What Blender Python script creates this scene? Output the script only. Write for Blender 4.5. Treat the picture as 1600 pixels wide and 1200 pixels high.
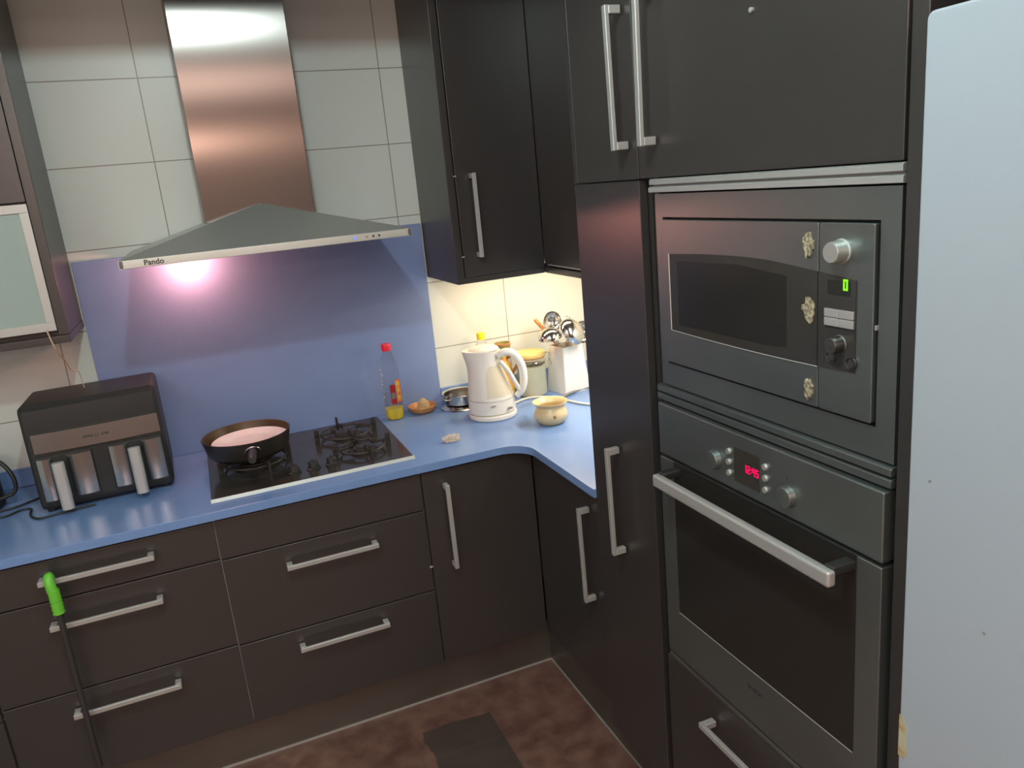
import bpy, bmesh, math, random
from mathutils import Vector, Matrix
random.seed(7)
for o in list(bpy.data.objects): bpy.data.objects.remove(o)
S = bpy.context.scene
C = S.collection
PI = math.pi

# ------------------------------------------------------------ camera
def make_camera():
    f, yaw, pitch, roll = 1215.07, 0.3676, 0.2566, -0.0966
    cy, sy, cp, sp = math.cos(yaw), math.sin(yaw), math.cos(pitch), math.sin(pitch)
    fwd = Vector((sy*cp, cy*cp, -sp)); right = Vector((cy, -sy, 0)); up = right.cross(fwd)
    c, s = math.cos(roll), math.sin(roll)
    r2 = c*right + s*up; u2 = -s*right + c*up
    cd = bpy.data.cameras.new('camera'); co = bpy.data.objects.new('camera', cd); C.objects.link(co)
    m = Matrix((r2, u2, -fwd)).transposed().to_4x4(); m.translation = (-0.8652, -2.8036, 1.6612)
    co.matrix_world = m
    cd.sensor_width = 36; cd.lens = f*36/1600; cd.clip_start = .02
    S.camera = co
make_camera()

# ------------------------------------------------------------ light and exposure
S.view_settings.view_transform = 'Standard'
S.view_settings.look = 'None'
S.view_settings.gamma = 1
S.view_settings.exposure = 0.0
S.view_settings.use_curve_mapping = False
w = bpy.data.worlds.new('world'); S.world = w; w.use_nodes = True
w.node_tree.nodes['Background'].inputs[0].default_value = (.5, .42, .38, 1)
w.node_tree.nodes['Background'].inputs[1].default_value = 0.05
S.cycles.diffuse_bounces = 8; S.cycles.max_bounces = 14

def point(name, loc, col, power, rad):
    l = bpy.data.lights.new(name, 'POINT'); l.color = col; l.energy = power; l.shadow_soft_size = rad
    o = bpy.data.objects.new(name, l); o.location = loc; C.objects.link(o); return o
def area(name, loc, rot, col, power, sx, sy=None):
    l = bpy.data.lights.new(name, 'AREA'); l.color = col; l.energy = power; l.size = sx
    if sy: l.shape = 'RECTANGLE'; l.size_y = sy
    o = bpy.data.objects.new(name, l); o.location = loc; o.rotation_euler = rot; C.objects.link(o); return o
LAMP = (-.80, -2.10, 2.50)
point('ceiling_bulb_light', LAMP, (.82, 1.0, .96), 42, .035)
area('hall_light', (-1.3, -5.2, 2.2), (math.radians(80), 0, 0), (1.0, .62, .48), 12, 1.2, .10)
area('rear_fill_light', (-1.0, -4.6, 2.585), (0, 0, 0), (1.0, .71, .60), 62, 2.2, 1.4)  # added warm fill behind the camera, no known fixture; lifts the shadows
area('side_fill_light', (-2.3, -3.0, 2.585), (0, 0, 0), (.93, 1.0, 1.0), 26, .9, .9)  # invented neutral fill out of view, only raises the general brightness
area('cabinet_strip_light', (.26, -.20, 1.362), (0, 0, 0), (1.0, .72, .42), 3.0, .5, .03)
area('corner_strip_light', (.42, -.72, 1.362), (0, 0, 0), (1.0, .88, .74), 7.0, .03, .5)
point('hood_bulb_light', (-.885, -.085, 1.500), (1.0, .34, .25), 5.0, .018)

# ------------------------------------------------------------ materials
def mat(name, col, rough=.5, metal=0, spec=.5, **k):
    m = bpy.data.materials.new(name); m.use_nodes = True
    b = m.node_tree.nodes['Principled BSDF']
    b.inputs['Base Color'].default_value = (*col, 1); b.inputs['Roughness'].default_value = rough
    b.inputs['Metallic'].default_value = metal; b.inputs['Specular IOR Level'].default_value = spec
    if 'emit' in k:
        b.inputs['Emission Color'].default_value = (*k['emit'], 1); b.inputs['Emission Strength'].default_value = k.get('es', 1)
    if 'trans' in k: b.inputs['Transmission Weight'].default_value = k['trans']
    if 'ior' in k: b.inputs['IOR'].default_value = k['ior']
    if 'aniso' in k: b.inputs['Anisotropic'].default_value = k['aniso']
    if 'coat' in k: b.inputs['Coat Weight'].default_value = k['coat']; b.inputs['Coat Roughness'].default_value = k.get('cr', .1)
    if 'sss' in k:
        b.inputs['Subsurface Weight'].default_value = k['sss']; b.inputs['Subsurface Radius'].default_value = (.02, .02, .02)
    return m
def nt(m): return m.node_tree.nodes, m.node_tree.links, m.node_tree.nodes['Principled BSDF']
def mottle(m, col2, scale=20, lo=.4, hi=.7, sc3=(1, 1, 1), bump=0, rough=None, detail=4):
    """blend base colour with a second one through noise; optional bump and roughness variation"""
    n, l, b = nt(m)
    tc = n.new('ShaderNodeTexCoord'); mp = n.new('ShaderNodeMapping'); mp.inputs['Scale'].default_value = sc3
    nz = n.new('ShaderNodeTexNoise'); nz.inputs['Scale'].default_value = scale; nz.inputs['Detail'].default_value = detail
    cr = n.new('ShaderNodeValToRGB'); cr.color_ramp.elements[0].position = lo; cr.color_ramp.elements[1].position = hi
    c1 = tuple(b.inputs['Base Color'].default_value)
    cr.color_ramp.elements[0].color = c1; cr.color_ramp.elements[1].color = (*col2, 1)
    l.new(tc.outputs['Object'], mp.inputs[0]); l.new(mp.outputs[0], nz.inputs['Vector'])
    l.new(nz.outputs['Fac'], cr.inputs[0]); l.new(cr.outputs[0], b.inputs['Base Color'])
    if bump:
        bp = n.new('ShaderNodeBump'); bp.inputs['Strength'].default_value = bump; bp.inputs['Distance'].default_value = .002
        l.new(nz.outputs['Fac'], bp.inputs['Height']); l.new(bp.outputs[0], b.inputs['Normal'])
    if rough:
        mr = n.new('ShaderNodeMapRange'); mr.inputs['To Min'].default_value = rough[0]; mr.inputs['To Max'].default_value = rough[1]
        l.new(nz.outputs['Fac'], mr.inputs['Value']); l.new(mr.outputs[0], b.inputs['Roughness'])
    return m
M = {}
M['wenge'] = mottle(mat('dark wenge laminate', (.0315, .0285, .0275), .33, 0, .8), (.0335, .0305, .0295), 3, .3, .8, (3, 3, .5))
M['wenge_edge'] = mat('dark laminate edge', (.030, .018, .016), .4)
M['carcass'] = mat('carcass with lit seam tone', (.62, .60, .57), .45)  # pale tone paints the light that drawer edges catch along the gaps
M['blue'] = mottle(mat('blue speckled quartz', (.150, .265, .52), .24, 0, .5), (.170, .285, .54), 9, .3, .8, rough=(.19, .28))
M['blue_panel'] = mottle(mat('blue speckled panel', (.182, .258, .465), .36, 0, .4), (.197, .273, .485), 7, .3, .8)
M['steel'] = mottle(mat('brushed stainless steel', (.54, .58, .555), .42, .75), (.58, .61, .585), 3, .3, .7, (1, 1, 1), rough=(.38, .46))
M['steel_app'] = mottle(mat('smudged appliance steel', (.22, .255, .255), .38, .9), (.255, .285, .28), 5, .3, .75, (1, 1, 1), rough=(.34, .46))
M['steel_dark'] = mat('dark steel', (.2, .205, .2), .4, 1)
M['fryer_steel'] = mottle(mat('fryer steel', (.34, .38, .39), .22, 1), (.40, .44, .45), 3, .3, .7)
M['chrome'] = mat('polished steel', (.62, .60, .56), .14, 1)
M['alu'] = mat('satin aluminium', (.50, .51, .50), .48, .6)
M['alu_bright'] = mat('light aluminium', (.66, .67, .66), .42, .75)
M['plinth'] = mottle(mat('brushed plinth foil', (.16, .145, .13), .36, .8), (.20, .185, .165), 4, .3, .7, (1, 1, 1))
M['black_glass'] = mat('black glass', (.036, .033, .030), .16, 0, .5)
M['oven_glass'] = mat('oven glass', (.018, .0175, .016), .2, 0, .5)
M['black_plastic'] = mat('black plastic', (.017, .0185, .018), .48, 0, .5)
M['rod'] = mat('dark rod', (.032, .030, .029), .5)
M['black_matt'] = mat('matt black plastic', (.017, .018, .018), .6)
M['iron'] = mat('cast iron enamel', (.030, .026, .023), .42, 0, .5)
M['white_enamel'] = mottle(mat('white fridge enamel', (.345, .40, .455), .4, 0, .5), (.36, .415, .47), 2, .3, .8)
M['white_plastic'] = mat('cream white plastic', (.70, .68, .62), .3, 0, .5)
M['window_beige'] = mat('beige water window', (.60, .55, .42), .35)
M['jar_fill'] = mottle(mat('pale jar contents', (.66, .66, .50), .6), (.74, .72, .58), 12, .4, .7)
M['white_ceramic'] = mat('white ceramic', (.72, .71, .68), .2, 0, .5)
M['cream_ceramic'] = mottle(mat('cream glazed stoneware', (.58, .45, .24), .28, 0, .5), (.63, .51, .30), 30, .35, .7)
M['wood'] = mottle(mat('varnished wood', (.52, .25, .09), .38), (.40, .17, .05), 25, .3, .75, (1, 1, 8))
M['wood_pale'] = mottle(mat('pale ribbed wood', (.52, .38, .22), .5), (.40, .27, .14), 60, .3, .75)
M['bamboo'] = mottle(mat('bamboo lid', (.80, .58, .20), .4), (.70, .48, .16), 30, .3, .75)
M['glass'] = mat('clear glass', (.95, .97, .96), .03, 0, .5, trans=1, ior=1.15)
M['pet'] = mat('clear bottle plastic', (.92, .95, .97), .08, 0, .5, trans=1, ior=1.12)
M['oil'] = mat('yellow oil', (.95, .80, .10), .08, 0, .5, trans=.35, ior=1.2)
M['red_cap'] = mat('red cap', (.78, .02, .05), .35)
M['yellow_cap'] = mat('yellow cap', (.90, .72, .02), .35)
M['red_label'] = mat('red label', (.55, .03, .03), .4)
M['orange_label'] = mottle(mat('orange label', (.90, .18, .07), .4), (.80, .62, .10), 60, .45, .6)
M['label_grey'] = mat('grey label print', (.33, .33, .32), .4)
M['green_glaze'] = mat('green glaze', (.22, .24, .06), .3)
M['brown_glaze'] = mat('brown glaze', (.36, .16, .06), .3)
M['orange_glaze'] = mottle(mat('painted glaze', (.78, .30, .06), .3), (.55, .50, .10), 28, .42, .6)
M['lime'] = mat('lime green silicone', (.13, .50, .04), .45)
M['cord_white'] = mat('white cable', (.62, .60, .54), .4)
M['cord_grey'] = mat('grey cable', (.22, .21, .20), .4)
M['copper_cord'] = mat('thin pale brown cord', (.55, .38, .28), .5)
M['frost'] = mottle(mat('frosted glass', (.36, .46, .43), .45, 0, .5), (.32, .41, .385), 3, .3, .7)
M['pan_black'] = mat('non-stick coating', (.020, .017, .014), .38)
M['pan_inner'] = mat('browned pan wall', (.085, .05, .025), .36, .2)
M['plate'] = mottle(mat('milky white plate', (.88, .82, .80), .28), (.80, .68, .64), 12, .4, .8)
M['film'] = mottle(mat('crumpled clear wrapper', (.85, .80, .72), .15, 0, .6, trans=.6, ior=1.3), (.72, .50, .30), 60, .5, .7)
M['stain'] = mottle(mat('torn adhesive residue', (.42, .38, .26), .7), (.13, .11, .07), 190, .42, .6, bump=.6)
M['led_green'] = mat('green display digit', (0, 0, 0), .5, emit=(.28, 1, .02), es=1.1)
M['led_red'] = mat('red display digits', (0, 0, 0), .5, emit=(1, .0, .10), es=1.1)
M['led_blue'] = mat('blue lamp', (0, 0, 0), .5, emit=(.05, .12, 1), es=3)
M['led_dim'] = mat('dim yellow lamp', (0, 0, 0), .5, emit=(.5, .42, .1), es=.5)
M['bulb_pink'] = mat('hood bulb', (0, 0, 0), .5, emit=(1, .5, .42), es=6)
M['strip'] = mat('strip diffuser', (.8, .8, .8), .5, emit=(1, .8, .5), es=3)
M['ink'] = mat('dark print', (.03, .03, .03), .6)
M['ceiling'] = mat('white ceiling paint', (.80, .78, .76), .8)
M['paint'] = mat('warm wall paint', (.62, .54, .50), .8)
M['paint_grey'] = mat('grey wall paint', (.72, .75, .73), .7)
M['silicone'] = mat('greasy joint', (.25, .24, .21), .6)
M['mark'] = mottle(mat('rust mark', (.44, .43, .30), .7), (.38, .26, .12), 40, .45, .6)

def tile_material():
    m = mat('cream wall tile', (.56, .56, .52), .34, 0, .4)
    n, l, b = nt(m)
    g = n.new('ShaderNodeNewGeometry'); sx = n.new('ShaderNodeSeparateXYZ'); l.new(g.outputs['Position'], sx.inputs[0])
    def line(sock, off, pitch, wdt):
        a = n.new('ShaderNodeMath'); a.operation = 'SUBTRACT'; a.inputs[1].default_value = off; l.new(sock, a.inputs[0])
        d = n.new('ShaderNodeMath'); d.operation = 'DIVIDE'; d.inputs[1].default_value = pitch; l.new(a.outputs[0], d.inputs[0])
        fr = n.new('ShaderNodeMath'); fr.operation = 'FRACT'; l.new(d.outputs[0], fr.inputs[0])
        pp = n.new('ShaderNodeMath'); pp.operation = 'PINGPONG'; pp.inputs[1].default_value = .5; l.new(fr.outputs[0], pp.inputs[0])
        c = n.new('ShaderNodeMath'); c.operation = 'LESS_THAN'; c.inputs[1].default_value = wdt/pitch/2; l.new(pp.outputs[0], c.inputs[0])
        return c
    a = line(sx.outputs['X'], -.162, .381, .0032); c = line(sx.outputs['Z'], 1.068, .2505, .0032); y = line(sx.outputs['Y'], 0, .381, .0032)
    mx = n.new('ShaderNodeMath'); mx.operation = 'MAXIMUM'; l.new(a.outputs[0], mx.inputs[0]); l.new(c.outputs[0], mx.inputs[1])
    mix = n.new('ShaderNodeMixRGB'); mix.inputs[1].default_value = (.62, .665, .635, 1); mix.inputs[2].default_value = (.25, .235, .20, 1)
    l.new(mx.outputs[0], mix.inputs[0]); l.new(mix.outputs[0], b.inputs['Base Color'])
    bp = n.new('ShaderNodeBump'); bp.invert = True; bp.inputs['Strength'].default_value = .4; bp.inputs['Distance'].default_value = .001
    l.new(mx.outputs[0], bp.inputs['Height']); l.new(bp.outputs[0], b.inputs['Normal'])
    return m
M['tile'] = tile_material()

def floor_material():
    m = mat('red brown floor tile', (.07, .03, .024), .38, 0, .4)
    n, l, b = nt(m)
    g = n.new('ShaderNodeNewGeometry')
    nz = n.new('ShaderNodeTexNoise'); nz.inputs['Scale'].default_value = 14; nz.inputs['Detail'].default_value = 5
    l.new(g.outputs['Position'], nz.inputs['Vector'])
    cr = n.new('ShaderNodeValToRGB'); cr.color_ramp.elements[0].position = .35; cr.color_ramp.elements[1].position = .68
    cr.color_ramp.elements[0].color = (.095, .046, .036, 1); cr.color_ramp.elements[1].color = (.185, .105, .080, 1)
    l.new(nz.outputs['Fac'], cr.inputs[0])
    # wobble the position a little, then cut out the dark tiles
    n2 = n.new('ShaderNodeTexNoise'); n2.inputs['Scale'].default_value = 9; l.new(g.outputs['Position'], n2.inputs['Vector'])
    sub = n.new('ShaderNodeVectorMath'); sub.operation = 'SUBTRACT'; sub.inputs[1].default_value = (.5, .5, .5); l.new(n2.outputs['Color'], sub.inputs[0])
    scl = n.new('ShaderNodeVectorMath'); scl.operation = 'SCALE'; scl.inputs['Scale'].default_value = .05; l.new(sub.outputs[0], scl.inputs[0])
    add = n.new('ShaderNodeVectorMath'); l.new(g.outputs['Position'], add.inputs[0]); l.new(scl.outputs[0], add.inputs[1])
    sx = n.new('ShaderNodeSeparateXYZ'); l.new(g.outputs['Position'], sx.inputs[0])
    sw = n.new('ShaderNodeSeparateXYZ'); l.new(add.outputs[0], sw.inputs[0])
    def cmp(sock, op, v):
        c = n.new('ShaderNodeMath'); c.operation = op; c.inputs[1].default_value = v; l.new(sock, c.inputs[0]); return c
    def mul(p, q):
        c = n.new('ShaderNodeMath'); c.operation = 'MULTIPLY'; l.new(p.outputs[0], c.inputs[0]); l.new(q.outputs[0], c.inputs[1]); return c
    dark = mul(mul(cmp(sx.outputs['X'], 'LESS_THAN', -.245), cmp(sw.outputs['X'], 'GREATER_THAN', -.47)), mul(cmp(sw.outputs['Y'], 'LESS_THAN', -.70), cmp(sx.outputs['Y'], 'GREATER_THAN', -1.085)))
    mix = n.new('ShaderNodeMixRGB'); mix.inputs[2].default_value = (.045, .040, .036, 1)
    dk = n.new('ShaderNodeMath'); dk.operation = 'MULTIPLY'; dk.inputs[1].default_value = .82; l.new(dark.outputs[0], dk.inputs[0]); l.new(dk.outputs[0], mix.inputs[0]); l.new(cr.outputs[0], mix.inputs[1])
    def line(sock, off, pitch, wdt):
        a = n.new('ShaderNodeMath'); a.operation = 'SUBTRACT'; a.inputs[1].default_value = off; l.new(sock, a.inputs[0])
        d = n.new('ShaderNodeMath'); d.operation = 'DIVIDE'; d.inputs[1].default_value = pitch; l.new(a.outputs[0], d.inputs[0])
        fr = n.new('ShaderNodeMath'); fr.operation = 'FRACT'; l.new(d.outputs[0], fr.inputs[0])
        pp = n.new('ShaderNodeMath'); pp.operation = 'PINGPONG'; pp.inputs[1].default_value = .5; l.new(fr.outputs[0], pp.inputs[0])
        c = n.new('ShaderNodeMath'); c.operation = 'LESS_THAN'; c.inputs[1].default_value = wdt/pitch/2; l.new(pp.outputs[0], c.inputs[0]); return c
    gx = line(sx.outputs['X'], -.245, .256, .004); gy = line(sx.outputs['Y'], -.829, .256, .004)
    mx = n.new('ShaderNodeMath'); mx.operation = 'MAXIMUM'; l.new(gx.outputs[0], mx.inputs[0]); l.new(gy.outputs[0], mx.inputs[1])
    fa = n.new('ShaderNodeMath'); fa.operation = 'MULTIPLY'; fa.inputs[1].default_value = .45; l.new(mx.outputs[0], fa.inputs[0])
    m2 = n.new('ShaderNodeMixRGB'); m2.inputs[2].default_value = (.11, .085, .07, 1); l.new(fa.outputs[0], m2.inputs[0]); l.new(mix.outputs[0], m2.inputs[1])
    l.new(m2.outputs[0], b.inputs['Base Color'])
    return m
M['floor'] = floor_material()

def speckle(m, scale=55, thr=.085):
    """sparse dark grains of the quartz"""
    n, l, b = nt(m)
    src = b.inputs['Base Color'].links[0].from_socket
    tc = n.new('ShaderNodeTexCoord'); v = n.new('ShaderNodeTexVoronoi'); v.inputs['Scale'].default_value = scale
    l.new(tc.outputs['Object'], v.inputs['Vector'])
    lt = n.new('ShaderNodeMath'); lt.operation = 'LESS_THAN'; lt.inputs[1].default_value = thr; l.new(v.outputs['Distance'], lt.inputs[0])
    sc = n.new('ShaderNodeSeparateColor'); l.new(v.outputs['Color'], sc.inputs[0])
    g = n.new('ShaderNodeMath'); g.operation = 'GREATER_THAN'; g.inputs[1].default_value = .72; l.new(sc.outputs[0], g.inputs[0])
    mu = n.new('ShaderNodeMath'); mu.operation = 'MULTIPLY'; l.new(lt.outputs[0], mu.inputs[0]); l.new(g.outputs[0], mu.inputs[1])
    f = n.new('ShaderNodeMath'); f.operation = 'MULTIPLY'; f.inputs[1].default_value = .6; l.new(mu.outputs[0], f.inputs[0])
    mx = n.new('ShaderNodeMixRGB'); mx.inputs[2].default_value = (.03, .04, .08, 1)
    l.new(f.outputs[0], mx.inputs[0]); l.new(src, mx.inputs[1]); l.new(mx.outputs[0], b.inputs['Base Color'])
speckle(M['blue_panel']); speckle(M['blue'], 45, .07)

def aniso_steel(name, col, rough, an):
    m = mat(name, col, rough, 1, aniso=an)
    n, l, b = nt(m)
    t = n.new('ShaderNodeTangent'); t.direction_type = 'RADIAL'; t.axis = 'Z'
    l.new(t.outputs[0], b.inputs['Tangent']); b.inputs['Anisotropic Rotation'].default_value = 0.0
    return m
M['chimney'] = aniso_steel('chimney brushed steel', (.18, .164, .157), .20, .95)

# ------------------------------------------------------------ mesh helpers
def weighted_normals(me, ang):
    """area-weighted vertex normals so that flat faces beside small bevels stay flat"""
    lim = math.cos(math.radians(ang))
    nr = [Vector(p.normal) for p in me.polygons]; ar = [p.area for p in me.polygons]
    fan = {}
    for p in me.polygons:
        for v in p.vertices: fan.setdefault(v, []).append(p.index)
    out = [None]*len(me.loops)
    for p in me.polygons:
        n0 = nr[p.index]
        for li, v in zip(p.loop_indices, p.vertices):
            acc = Vector((0, 0, 0))
            for q in fan[v]:
                if nr[q].dot(n0) > lim: acc += nr[q]*ar[q]
            out[li] = acc.normalized() if acc.length > 1e-12 else n0
    me.normals_split_custom_set(out)
def new(name, bm, m, parent=None, smooth=True, ang=50):
    me = bpy.data.meshes.new(name); bm.normal_update(); bm.to_mesh(me); bm.free()
    mats = m if isinstance(m, (list, tuple)) else [m]
    for x in mats: me.materials.append(M[x])
    o = bpy.data.objects.new(name, me); C.objects.link(o)
    if parent:
        o.parent = parent; o.matrix_parent_inverse = Matrix.Identity(4)
        # vertices are in world space: bring them into the parent's frame
        me.transform(world_of(parent).inverted())
    if smooth:
        me.polygons.foreach_set('use_smooth', [True]*len(me.polygons))
        weighted_normals(me, ang)
    return o
def world_of(o):
    m = Matrix.LocRotScale(o.location, o.rotation_euler, None)
    return (world_of(o.parent) @ m) if o.parent else m
def tag(o, label, cat, group=None, kind=None):
    o['label'] = label; o['category'] = cat
    if group: o['group'] = group
    if kind: o['kind'] = kind
    return o
def struct(name, bm, m):
    o = new(name, bm, m); o['kind'] = 'structure'; return o
def thing(name, label, cat, loc=(0, 0, 0), rz=0, group=None):
    o = bpy.data.objects.new(name, None); C.objects.link(o); o.location = loc; o.rotation_euler = (0, 0, rz)
    o.empty_display_size = .05
    return tag(o, label, cat, group)
def BM(): return bmesh.new()
def box(bm, x0, x1, y0, y1, z0, z1, bev=0, seg=2, rot=None, mi=0):
    x0, x1 = sorted((x0, x1)); y0, y1 = sorted((y0, y1)); z0, z1 = sorted((z0, z1))
    r = bmesh.ops.create_cube(bm, size=1)
    vs = r['verts']
    c = Vector(((x0+x1)/2, (y0+y1)/2, (z0+z1)/2))
    for v in vs: v.co = Vector((v.co.x*(x1-x0), v.co.y*(y1-y0), v.co.z*(z1-z0)))
    fs = {f for v in vs for f in v.link_faces}
    for f in fs: f.material_index = mi
    if bev:
        es = list({e for v in vs for e in v.link_edges})
        q = bmesh.ops.bevel(bm, geom=es, offset=bev, segments=seg, profile=.5, affect='EDGES')
        vs = list({v for f in q['faces'] for v in f.verts} | {v for v in vs if v.is_valid})
        for f in {f for v in vs for f in v.link_faces}: f.material_index = mi
    for v in vs:
        if rot is not None: v.co = rot @ v.co
        v.co += c
    return vs
def xf(vs, m):
    for v in vs: v.co = m @ v.co
def lathe(bm, prof, cx, cy, z0=0, seg=40, sx=1, sy=1, mi=0, cap=True):
    """profile = [(r, z)...] revolved about a vertical axis"""
    rings = []
    for r, z in prof:
        if r < 1e-5: rings.append([bm.verts.new((cx, cy, z0+z))])
        else: rings.append([bm.verts.new((cx+sx*r*math.cos(2*PI*i/seg), cy+sy*r*math.sin(2*PI*i/seg), z0+z)) for i in range(seg)])
    for a, b in zip(rings, rings[1:]):
        for i in range(seg):
            j = (i+1) % seg
            if len(a) == 1 and len(b) == 1: continue
            if len(a) == 1: f = bm.faces.new((a[0], b[j], b[i]))
            elif len(b) == 1: f = bm.faces.new((a[i], a[j], b[0]))
            else: f = bm.faces.new((a[i], a[j], b[j], b[i]))
            f.material_index = mi
    return [v for r in rings for v in r]
def tube(bm, pts, rad, seg=10, closed=False, mi=0):
    pts = [Vector(p) for p in pts]; n = len(pts)
    rads = rad if isinstance(rad, (list, tuple)) else [rad]*n
    rings = []; prev = None
    for i, p in enumerate(pts):
        if closed: t = pts[(i+1) % n]-pts[i-1]
        else: t = pts[min(i+1, n-1)]-pts[max(i-1, 0)]
        t.normalize()
        if prev is None:
            a = Vector((0, 0, 1)) if abs(t.z) < .9 else Vector((1, 0, 0))
            u = t.cross(a).normalized()
        else: u = (prev - t*prev.dot(t)).normalized()
        prev = u; v = t.cross(u)
        rings.append([bm.verts.new(p+rads[i]*(math.cos(2*PI*k/seg)*u+math.sin(2*PI*k/seg)*v)) for k in range(seg)])
    m = n if closed else n-1
    for i in range(m):
        a, b = rings[i], rings[(i+1) % n]
        for k in range(seg):
            q = (k+1) % seg
            f = bm.faces.new((a[k], a[q], b[q], b[k])); f.material_index = mi
    if not closed:
        bm.faces.new(rings[0][::-1]).material_index = mi; bm.faces.new(rings[-1]).material_index = mi
    return [v for r in rings for v in r]
def smooth_path(pts, n=8):
    pts = [Vector(p) for p in pts]; out = []
    P = [2*pts[0]-pts[1]]+pts+[2*pts[-1]-pts[-2]]
    for i in range(1, len(P)-2):
        for k in range(n):
            t = k/n; a, b, c, d = P[i-1], P[i], P[i+1], P[i+2]
            out.append(.5*((2*b)+(c-a)*t+(2*a-5*b+4*c-d)*t*t+(3*b-a-3*c+d)*t**3))
    out.append(pts[-1]); return out
def prism(bm, poly, axis, lo, hi, bev=0, seg=2, mi=0):
    """extrude a 2-D polygon: axis 'x' takes (y,z), 'y' takes (x,z), 'z' takes (x,y)"""
    def P(a, b, c):
        return {'x': (c, a, b), 'y': (a, c, b), 'z': (a, b, c)}[axis]
    A = [bm.verts.new(P(a, b, lo)) for a, b in poly]; B = [bm.verts.new(P(a, b, hi)) for a, b in poly]
    f1 = bm.faces.new(A); f2 = bm.faces.new(B[::-1]); n = len(poly)
    sides = [bm.faces.new((A[i], B[i], B[(i+1) % n], A[(i+1) % n])) for i in range(n)]
    for f in [f1, f2]+sides: f.material_index = mi
    bmesh.ops.recalc_face_normals(bm, faces=[f1, f2]+sides)
    if bev:
        es = list(f1.edges)+list(f2.edges)
        bmesh.ops.bevel(bm, geom=es, offset=bev, segments=seg, profile=.5, affect='EDGES')
def text_mesh(name, s, size, m, parent, mw, depth=.0006, bold=0):
    cu = bpy.data.curves.new(name, 'FONT'); cu.body = s; cu.size = size; cu.extrude = depth; cu.offset = bold
    cu.align_x = 'CENTER'; cu.align_y = 'CENTER'
    t = bpy.data.objects.new(name, cu); C.objects.link(t)
    dg = bpy.context.evaluated_depsgraph_get(); me = bpy.data.meshes.new_from_object(t.evaluated_get(dg))
    bpy.data.objects.remove(t); bpy.data.curves.remove(cu)
    me.transform(mw); me.materials.clear(); me.materials.append(M[m])
    o = bpy.data.objects.new(name, me); C.objects.link(o)
    o.parent = parent; o.matrix_parent_inverse = Matrix.Identity(4); me.transform(world_of(parent).inverted())
    return o
# frames to place flat lettering: facing -y (back run) or -x (right run)
def face_back(x, y, z, rz=0): return Matrix.Translation((x, y, z)) @ Matrix.Rotation(rz, 4, 'Z') @ Matrix.Rotation(PI/2, 4, 'X')
def face_right(x, y, z): return Matrix.Translation((x, y, z)) @ Matrix.Rotation(-PI/2, 4, 'Z') @ Matrix.Rotation(PI/2, 4, 'X')
SEG = {'0': 'abcdef', '1': 'bc', '2': 'abged', '3': 'abgcd', '4': 'fgbc', '5': 'afgcd', '6': 'afgedc', '7': 'abc', '8': 'abcdefg', '9': 'abcdfg'}
def seven(bm, x, y0, z0, ch, h, wd, t):
    """seven-segment digit on a plane facing -x; advances towards -y"""
    def q(a0, a1, b0, b1): box(bm, x-.0006, x+.0002, y0-a1, y0-a0, z0+b0, z0+b1)
    d = {'a': (0, wd, h-t, h), 'g': (0, wd, h/2-t/2, h/2+t/2), 'd': (0, wd, 0, t), 'f': (0, t, h/2, h), 'e': (0, t, 0, h/2), 'b': (wd-t, wd, h/2, h), 'c': (wd-t, wd, 0, h/2)}
    for s in SEG[ch]: q(*d[s])

# ------------------------------------------------------------ setting
XR = .597
def plane_box(*a, **k):
    bm = BM(); box(bm, *a, **k); return bm
struct('floor', plane_box(-3.2, XR+.1, -6.0, .1, -.06, 0), 'floor')
struct('ceiling', plane_box(-3.2, XR+.1, -6.0, .1, 2.60, 2.66), 'ceiling')
struct('wall_back', plane_box(-3.2, XR+.1, 0, .1, 0, 2.60), 'tile')
struct('wall_right', plane_box(XR, XR+.1, -6.0, 0, 0, 2.60), 'tile')
struct('wall_left', plane_box(-3.2, -3.1, -6.0, 0, 0, 2.60), 'paint_grey')
struct('wall_front', plane_box(-3.1, XR, -6.0, -5.9, 0, 2.60), 'paint')
# dropped ceiling over the back run (just above the picture)
struct('trim_1', plane_box(-3.1, XR, -1.0, 0, 2.3135, 2.60), 'ceiling')
# toe-kicks
bm = BM(); box(bm, -2.3, .0517, -.5506, -.535, .004, .162); box(bm, -2.3, .0517, -.5535, -.5506, 0, .006, mi=1)
struct('baseboard_back', bm, ['plinth', 'alu'])
bm = BM(); box(bm, .0517, .066, -2.03, -.5506, .004, .162); box(bm, .049, .0517, -2.03, -.5506, 0, .006, mi=1)
struct('baseboard_right', bm, ['plinth', 'alu'])

# ceiling lamp that lights the kitchen (above the picture)
t = thing('ceiling_lamp', 'round white ceiling lamp with a bare bulb above the kitchen floor', 'lamp', (LAMP[0], LAMP[1], 2.60))
bm = BM(); lathe(bm, [(0, 0), (.06, 0), (.06, -.02), (.03, -.045), (.0, -.045)], LAMP[0], LAMP[1], 2.60); new('socket', bm, 'white_plastic', t)
bm = BM(); lathe(bm, [(0, .03), (.02, .022), (.03, 0), (.02, -.022), (0, -.03)], LAMP[0], LAMP[1], LAMP[2]+.066, 20); new('bulb', bm, 'strip', t)

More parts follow.
